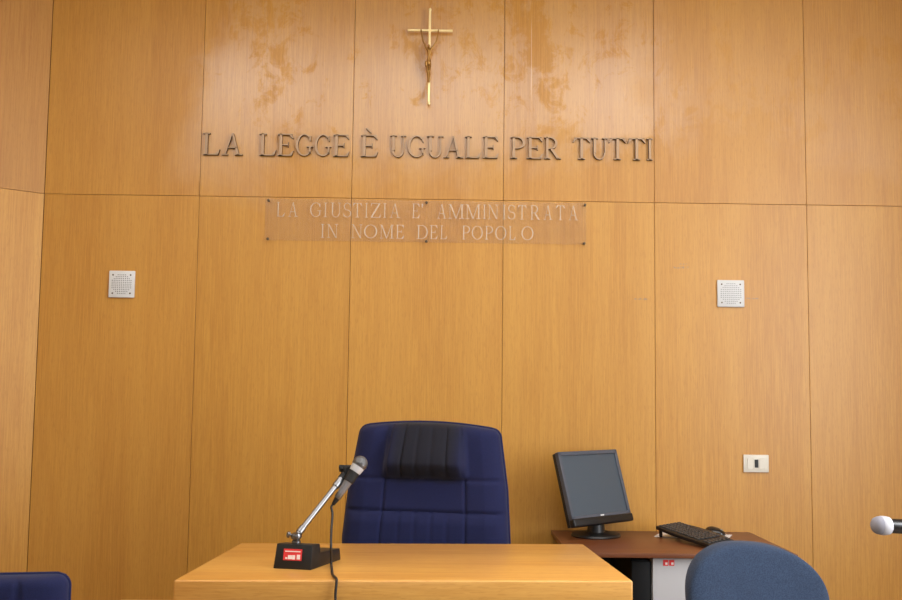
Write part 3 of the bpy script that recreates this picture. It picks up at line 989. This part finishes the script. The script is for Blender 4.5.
# black computer tower and pale cabinet under the table
pA, pB = at(631, 575, -.52), at(651.5, 575, -.52)
pC = at(652.5, 575, -.575)
pB = Vector((pC.x + .002, 0, 0)); pA.x = pB.x - .085
tower = thing('computer_tower', 'black computer tower under the side table, left of the grey cabinet', 'computer', ((pA.x + pB.x) / 2, -.30, 0))
tx = (pA.x + pB.x) / 2
bm = bmesh.new()
box(bm, (tx, -.34, .375), (pB.x - pA.x - .006, .42, .71), bev=.004)
obj('case', bm, M_TOWER, tower)
bm = bmesh.new()
box(bm, (tx, -.5565, .375), (pB.x - pA.x - .008, .014, .70), bev=.004)
obj('front_cover', bm, M_TOWER, tower)
for x in (-.02, .02):
    bm = bmesh.new()
    box(bm, (tx + x, -.30, .01), (.018, .32, .02), bev=.003)
    obj('foot', bm, M_RUBBER, tower)
pC = at(652.5, 575, -.575)
CX0, CX1 = pC.x, pC.x + .42
cab = thing('cabinet', 'pale grey cabinet with two small red stickers, under the side table', 'cabinet', ((CX0 + CX1) / 2, -.32, 0))
bm = bmesh.new()
box(bm, ((CX0 + CX1) / 2, -.335, .3715), (CX1 - CX0, .44, .739), bev=.003)
obj('body', bm, M_CAB, cab)
bm = bmesh.new()
box(bm, ((CX0 + CX1) / 2, -.565, .3715), (CX1 - CX0 - .002, .02, .735), bev=.003)
door = obj('door', bm, M_CAB, cab)
bm = bmesh.new()
tube(bm, catmull([(CX1 - .05, -.575, .50), (CX1 - .05, -.60, .50), (CX1 - .05, -.60, .38), (CX1 - .05, -.575, .38)], 5), .005, 8)
obj('handle', bm, M_STEEL, door)
for xa in (663.2, 669.2):
    a, b = at(xa, 565.8, -.577), at(xa + 5.2, 560.0, -.577)
    bm = bmesh.new()
    cx, cz, w, h = (a.x + b.x) / 2, (a.z + b.z) / 2, b.x - a.x, b.z - a.z
    box(bm, (cx, -.5755, cz), (w, .001, h))
    t = bmesh.new()
    box(t, (cx + w * .12, -.5762, cz - h * .12), (w * .42, .0008, h * .38), mat=1)
    merge(bm, t)
    obj('sticker', bm, [M_RED, M_LWHITE], door, smooth=None, label='small red and white sticker')

# monitor
MYAW, MTILT = math.radians(39), math.radians(17)
MC = Vector((.697, -.175, .970))
MW, MH = .373, .316
mon = thing('monitor', 'black flat screen monitor tilted back and turned to the right, on the side table', 'monitor', (MC.x + .002, MC.y + .012, TZ), MYAW)
Rm = Matrix.Rotation(MYAW, 4, 'Z') @ Matrix.Rotation(-MTILT, 4, 'X')   # local x right, -y to viewer, z up
MM = Matrix.Translation(MC) @ Rm
M_BEZ = mat('monitor_bezel', lin(84, 90, 102), .35)
M_SCR = mat('screen_off', lin(78, 90, 102), .3, spec=.5)
bm = bmesh.new()
# bezel ring
bw, chin = .017, .045
for cxx, czz, ww, hh in ((0, MH / 2 - bw / 2, MW, bw), (-MW / 2 + bw / 2, 0, bw, MH - .002), (MW / 2 - bw / 2, 0, bw, MH - .002)):
    box(bm, (cxx, .010, czz), (ww, .022, hh), MM, bev=.002, seg=1)
box(bm, (0, .010, -MH / 2 + chin - .011), (MW, .022, .022), MM, bev=.002, seg=1)
bz = obj('bezel', bm, M_BEZ, mon)
bm = bmesh.new()
box(bm, (0, .006, -MH / 2 + .016), (MW + .002, .030, .034), MM, bev=.007, seg=3)
obj('chin', bm, M_BLACK, mon, label='glossy lower chin strip')
bm = bmesh.new()
box(bm, (0, .012, .014), (MW - bw * 1.6, .012, MH - bw - chin + .004), MM)
obj('screen', bm, M_SCR, mon, smooth=None, label='dark switched-off screen')
bm = bmesh.new()
box(bm, (0, .029, 0), (MW - .004, .020, MH - .004), MM, bev=.004)
box(bm, (0, .048, -.01), (MW * .62, .028, MH * .62), MM, bev=.010, seg=3)
obj('rear_shell', bm, M_BLACK, mon)
bm = bmesh.new()
box(bm, (0, -.0015, -MH / 2 + .037), (.022, .0022, .006), MM, bev=.0008, seg=1)
obj('badge', bm, M_PLATE, bz, smooth=None, label='small pale badge')
bm = bmesh.new()
pb_ = MM @ Vector((0, .055, -.05)); bx = mon.matrix_basis.translation
tube(bm, [Vector((bx.x, bx.y, TZ + .012)), Vector((bx.x, bx.y, TZ + .06)), pb_], [.040, .034, .030], 14)
obj('neck', bm, M_BLACK, mon)
bm = bmesh.new()
lathe(bm, [(.100, 0), (.102, .004), (.098, .011), (.06, .016), (.026, .020), (0, .021)], Matrix.Translation((bx.x, bx.y, TZ)) @ Matrix.Rotation(MYAW, 4, 'Z') @ Matrix.Diagonal((1.08, 1.0, 1, 1)), 40)
obj('base', bm, M_BLACK, mon)

# papers, keyboard, mouse
pp = [onz(661.6, 531.0, TZ), onz(654, 536.8, TZ), onz(726, 541.0, TZ), onz(732, 535.2, TZ)]
bm = bmesh.new()
va = [bm.verts.new(p + Vector((0, 0, .0003))) for p in pp]; vb = [bm.verts.new(p + Vector((0, 0, .0022))) for p in pp]
for v in va + vb: v.co.y = min(v.co.y, -.02)
bm.faces.new(va[::-1]); bm.faces.new(vb)
for i in range(4): bm.faces.new((va[i], va[(i + 1) % 4], vb[(i + 1) % 4], vb[i]))
c_ = sum(pp, Vector()) / 4
tag(obj('paper_sheet', bm, M_PAPER, origin=(c_.x, c_.y, TZ), smooth=None), 'white paper lying under the keyboard and mouse on the side table', 'paper')

k0, k1 = Vector((1.014, -.160, 0)), Vector((1.156, -.465, 0))      # long axis, far end to near end
ax_ = (k1 - k0).normalized()
KL = .365
kc = (k0 + k1) / 2
kyaw = math.atan2(ax_.y, ax_.x)
kb = thing('keyboard', 'black keyboard raised on its rear feet, on the right of the side table', 'keyboard', (kc.x, kc.y, TZ + .002), kyaw)
# local: x along the keys (far to near); the far end and the +y edge are raised on fold-out feet
KD = .122
KT = Matrix.Rotation(math.radians(4.6), 4, 'Y') @ Matrix.Rotation(math.radians(5), 4, 'X')
bm = bmesh.new()
poly = []
for i in range(13):
    u = -1 + 2 * i / 12
    poly.append((u * KL / 2, -KD / 2 - .012 * (1 - u * u)))
for i in range(13):
    u = 1 - 2 * i / 12
    poly.append((u * KL / 2, KD / 2 + .022 * (1 - u * u)))
KM = Matrix.Translation((0, -KD / 2, .0150)) @ KT @ Matrix.Translation((0, KD / 2, 0))
prism(bm, poly, KM, .015, bev=.004)
obj('case', bm, M_BLACK, kb, world=False)
M_KEY = mat('black_keys', lin(56, 56, 58), .45)
bm = bmesh.new()
rng = random.Random(3)
for r_ in range(6):
    y = -KD / 2 + .013 + r_ * .0192
    x = -KL / 2 + .014
    cols = 16
    for c in range(cols):
        if r_ == 5 and 4 <= c <= 9:
            if c == 4: box(bm, (x + .0198 * 6.5 + .01, y, .0165), (.112, .0150, .008), KM, bev=.002, seg=1)
            continue
        if c == 13: continue
        box(bm, (x + c * .0203 + .008, y, .0165), (.0165, .0155, .008), KM, bev=.002, seg=1)
obj('keys', bm, M_KEY, kb, world=False)['kind'] = 'stuff'
for x, y in ((-KL / 2 + .02, KD / 2 - .012), (KL / 2 - .05, KD / 2 - .012), (-KL / 2 + .02, -KD / 2 + .012)):
    bm = bmesh.new()
    p = KM @ Vector((x, y, .001))
    box(bm, (p.x, p.y, p.z / 2), (.014, .010, p.z), bev=.002, seg=1)
    obj('foot', bm, M_BLACK, kb, world=False)

mp_ = onz(715.0, 535.2, TZ)
ms = thing('computer_mouse', 'small black computer mouse behind the keyboard on the white paper', 'mouse', (mp_.x, mp_.y, TZ + .002), math.radians(-35))
bm = bmesh.new()
t = bmesh.new()
bmesh.ops.create_uvsphere(t, u_segments=28, v_segments=18, radius=1)
for v in t.verts:
    z = max(v.co.z, -.25)
    zz_ = (z + .25) / 1.25
    v.co = Vector((v.co.x * .046, v.co.y * .029 * (1 + .12 * v.co.x), zz_ * .034 * (1 - .25 * v.co.x)))
merge(bm, t)
M_GBLACK = mat('gloss_black', lin(18, 18, 22), .18, coat=.4)
obj('shell', bm, M_GBLACK, ms, world=False)
bm = bmesh.new()
lathe(bm, [(.004, -.004), (.0075, -.003), (.0075, .003), (.004, .004)], Matrix.Translation((.028, 0, .0195)) @ frame_z((0, 1, 0)), 16)
obj('scroll_wheel', bm, M_STEEL, ms, world=False)

# ------------------------------------------------------------------ desk microphone on its stand
fl, fr_ = onz(273.0, 568.4, BZ), onz(311.6, 569.8, BZ)
syaw = math.radians(-12)
st = thing('microphone_stand', 'black desk microphone stand with chrome arm and red label, on the judge bench', 'microphone stand', (fl.x, fl.y, BZ), syaw)
SW = (fr_ - fl).length
Wd = Matrix(st.matrix_basis)
bm = bmesh.new()
# tall front block with raked front, then a low tail; profile in (y,z), extruded along x
prof = [(0, 0), (.188, 0), (.184, .034), (.062, .040), (.058, .066), (.012, .069)]
Mx = Matrix(((0, 0, 1, 0), (1, 0, 0, 0), (0, 1, 0, 0), (0, 0, 0, 1)))
prism(bm, prof, Mx, SW, bev=.002)
for v in bm.verts:                                  # sides lean in a little towards the top
    v.co.x = SW / 2 + (v.co.x - SW / 2) * (1 - .9 * v.co.z)
    v.co.x += .16 * v.co.y
    if False: v.co.x = SW / 2 + (v.co.x - SW / 2) * (1 - .8 * (v.co.y - .07))
obj('stand_base', bm, M_BLACK, st, world=False, smooth=30)
rake = math.atan2(.012, .069)
LM = Matrix.Translation((SW * .5, .0055, .036)) @ Matrix.Rotation(-rake, 4, 'X')
bm = bmesh.new()
box(bm, (0, -.0022, .004), (.055, .0012, .032), LM)
lab_ = obj('label_plate', bm, M_RED, st, world=False, smooth=None, label='red and white label')
bm = bmesh.new()
box(bm, (-.007, -.0031, -.003), (.013, .0006, .011), LM)
box(bm, (.004, -.0031, -.003), (.008, .0006, .012), LM)
box(bm, (.018, -.0031, -.002), (.010, .0006, .013), LM)
box(bm, (-.018, -.0031, -.006), (.006, .0006, .005), LM)
box(bm, (0, -.0031, .013), (.046, .0006, .003), LM)
obj('label_print', bm, M_LWHITE, lab_, world=False, smooth=None)
Wi = Wd.inverted()
j = Wi @ at(297.0, 540, -1.545); j.y = .036
jw = Wd @ Vector((j.x, j.y, .069))
bm = bmesh.new()
lathe(bm, [(.013, 0), (.013, .006), (.009, .009), (.010, .010), (.014, .012), (.0165, .019), (.0135, .027), (0, .031)], Matrix.Translation(jw), 24)
obj('swivel_joint', bm, M_CHROME, st)
bm = bmesh.new()
jt = jw + Vector((0, 0, .019))
rod(bm, jt, jt + Vector((-.018, -.004, .004)), .004, n=12)
lathe(bm, [(.004, 0), (.009, .002), (.009, .008), (.005, .011), (0, .011)], Matrix.Translation(jt + Vector((-.017, -.004, .004))) @ frame_z((-1, -.2, .2)), 16)
obj('thumb_screw', bm, M_CHROME, st)
ae = at(341.6, 478.5, -1.43)
bm = bmesh.new()
rod(bm, jt, ae, .0085, .0080, n=20)
dv = (ae - jt).normalized()
rod(bm, jt + dv * .012, jt + dv * .035, .0105, n=20, edge=.002)
rod(bm, ae - dv * .035, ae, .0112, n=20, edge=.002)
obj('arm', bm, M_CHROME, st)
M0 = at(337.0, 498.5, -1.455); M1 = at(364.3, 457.0, -1.425)     # connector end, grille tip
md = (M1 - M0).normalized()
ML = (M1 - M0).length
bm = bmesh.new()
rod(bm, ae - dv * .004, ae + dv * .026, .012, n=18, edge=.002)
cpt = M0 + md * (ML * .55)
kp = ae + dv * .032
rod(bm, ae + dv * .02, kp, .011, n=16)
lathe(bm, [(.012, -.018), (.0155, -.014), (.0155, .014), (.012, .018)], Matrix.Translation(kp) @ frame_z((.35, -1, .1)), 18)
rod(bm, kp + Vector((-.026, 0, .010)), kp + Vector((.010, 0, .010)), .008, n=12)
lathe(bm, [(.005, 0), (.010, .002), (.010, .008), (.006, .011), (0, .011)], Matrix.Translation(kp + Vector((-.014, 0, .004))) @ frame_z((-1, 0, .3)), 14)
clipM = Matrix.Translation(cpt) @ frame_z(md)
tb = bmesh.new()
rod(tb, (0, 0, -.022), (0, 0, .022), .0165, .0175, n=22, edge=.002)
merge(bm, tb, clipM)
rod(bm, kp, cpt, .011, n=14)
obj('clip', bm, M_RUBBER, st, label='black rubber clip')

mic = thing('microphone', 'silver and grey dynamic microphone in the chrome stand on the judge bench', 'microphone', M0)
MMx = Matrix.Translation(M0) @ frame_z(md)
bm = bmesh.new()
b0, b1 = .018, ML - .055
lathe(bm, [(.0100, b0), (.0118, b0 + .02), (.0150, b1 - .012), (.0165, b1)], MMx, 28)
obj('body', bm, mat('mic_body_grey', lin(132, 132, 136), .32, .4), mic)
bm = bmesh.new()
lathe(bm, [(.0095, 0), (.011, .003), (.0108, b0)], MMx, 24)
obj('connector', bm, M_CHROME, mic)
bm = bmesh.new()
lathe(bm, [(.0165, b1), (.0185, b1 + .004), (.0205, b1 + .018), (.0212, b1 + .022)], MMx, 32)
obj('collar', bm, mat('mic_collar', lin(206, 210, 218), .35, .15), mic, label='bright silver collar')
M_MESH = mat('steel_mesh', (.15, .15, .155, 1), .45, .7)
k = NT(M_MESH)
tc = k.n('ShaderNodeTexCoord').outputs['Object']
vo = k.n('ShaderNodeTexVoronoi'); vo.inputs['Scale'].default_value = 520; k.l(tc, vo.inputs['Vector'])
k.l(k.bump(vo.outputs['Distance'], .7, .001), k.b.inputs['Normal'])
bm = bmesh.new()
g0 = b1 + .021
R_ = .0232
prof = [(.0212, g0), (R_, g0 + .005), (R_, g0 + .010)]
for i in range(1, 9):
    a = i / 8 * math.pi / 2
    prof.append((R_ * math.cos(a) if i < 8 else 0, g0 + .010 + (ML - g0 - .010) * math.sin(a)))
lathe(bm, prof, MMx, 32)
gr = obj('grille', bm, M_MESH, mic, label='grey metal mesh grille')
bm = bmesh.new()
lathe(bm, [(R_ - .001, g0 + .006), (R_ + .0012, g0 + .0065), (R_ + .0012, g0 + .0105), (R_ - .001, g0 + .011)], MMx, 32, cap=False)
obj('band', bm, M_CHROME, gr)
bm = bmesh.new()
bt = M0 - md * .022
rod(bm, M0 + md * .002, bt, .0085, .0055, n=18, edge=.001)
obj('cable_boot', bm, M_RUBBER, mic)
fe = (333.8 - 173.2) / (633.2 - 173.2)
edge = q_bench[0].lerp(q_bench[1], fe)
path = [M0 - md * .016, bt - md * .008, at(332.4, 514, -1.466), at(331.4, 530, -1.50), at(331.0, 546, -1.545)]
path += [onz(331.2, 562.5, BZ + .010), onz(331.6, 568, BZ + .0046), onz(332.6, 574.5, BZ + .0046)]
path += [Vector((edge.x, edge.y - .001, BZ + .0046)), Vector((edge.x + .001, edge.y - .009, BZ - .006)), at(335.4, 600, edge.y - .011)]
last = path[-1]
path += [last + Vector((.006, 0, -.12)), last + Vector((.002, .002, -.40)), Vector((last.x - .004, last.y - .002, .12)), Vector((last.x - .01, last.y - .012, .02)), Vector((last.x - .05, last.y - .03, .0046)), Vector((last.x - .30, last.y - .05, .0046))]
bm = bmesh.new()
tube(bm, catmull(path, 8), .0036, 10)
obj('cable', bm, mat('cable_grey', lin(36, 33, 32), .5), mic, label='dark cable hanging over the bench front')

# ------------------------------------------------------------------ white-headed microphone at the right edge, on a floor stand
YW = -2.0
w0 = at(871.8, 525.0, YW)
w1 = at(905, 526.6, YW + .01)
wdv = (w1 - w0).normalized()
WM = Matrix.Translation(w0) @ frame_z(wdv)
px_ = 1000 / (YW + 4.5)
wm = thing('handheld_microphone', 'black microphone with a white foam head, at the right edge of the photo', 'microphone', w0 + wdv * .1)
s_ = .95 / px_                                    # metres per pixel here
bm = bmesh.new()
lathe(bm, [(0, 0), (4.3 * s_, .6 * s_), (7.5 * s_, 2.8 * s_), (9.1 * s_, 6 * s_), (9.5 * s_, 8.5 * s_), (9.6 * s_, 9.5 * s_)], WM, 30)
obj('foam_head', bm, M_GRILLE_W, wm, label='white rounded head')
bm = bmesh.new()
lathe(bm, [(9.6 * s_, 9.5 * s_), (10.0 * s_, 10.3 * s_), (9.9 * s_, 14 * s_), (9.2 * s_, 18.5 * s_), (8.2 * s_, 19.6 * s_)], WM, 30)
obj('collar', bm, mat('white_collar', lin(196, 196, 204), .5), wm, label='white collar')
bm = bmesh.new()
lathe(bm, [(7.6 * s_, 18.5 * s_), (7.8 * s_, 40 * s_), (6.4 * s_, 70 * s_), (5.4 * s_, 92 * s_), (4 * s_, 93 * s_)], WM, 26)
obj('body', bm, M_GBLACK, wm)
cpos = w0 + wdv * (60 * s_)
fs = thing('floor_microphone_stand', 'black floor stand carrying the white-headed microphone beyond the right edge', 'microphone stand', (cpos.x, cpos.y, 0))
bm = bmesh.new()
lathe(bm, [(.12, 0), (.125, .004), (.122, .016), (.03, .024), (.014, .03), (0, .03)], Matrix.Translation((cpos.x, cpos.y, 0)), 36)
obj('stand_base', bm, M_BLACKM, fs)
bm = bmesh.new()
rod(bm, (cpos.x, cpos.y, .02), (cpos.x, cpos.y, cpos.z - .05), .010, n=16)
obj('pole', bm, M_BLACKM, fs)
bm = bmesh.new()
rod(bm, (cpos.x, cpos.y, cpos.z - .055), (cpos.x, cpos.y, cpos.z - .022), .012, n=16)
t = bmesh.new()
rod(t, (0, 0, -.02), (0, 0, .02), 7.6 * s_ + .002, n=22, edge=.002)
merge(bm, t, Matrix.Translation(cpos) @ frame_z(wdv))
obj('clip', bm, M_RUBBER, fs)
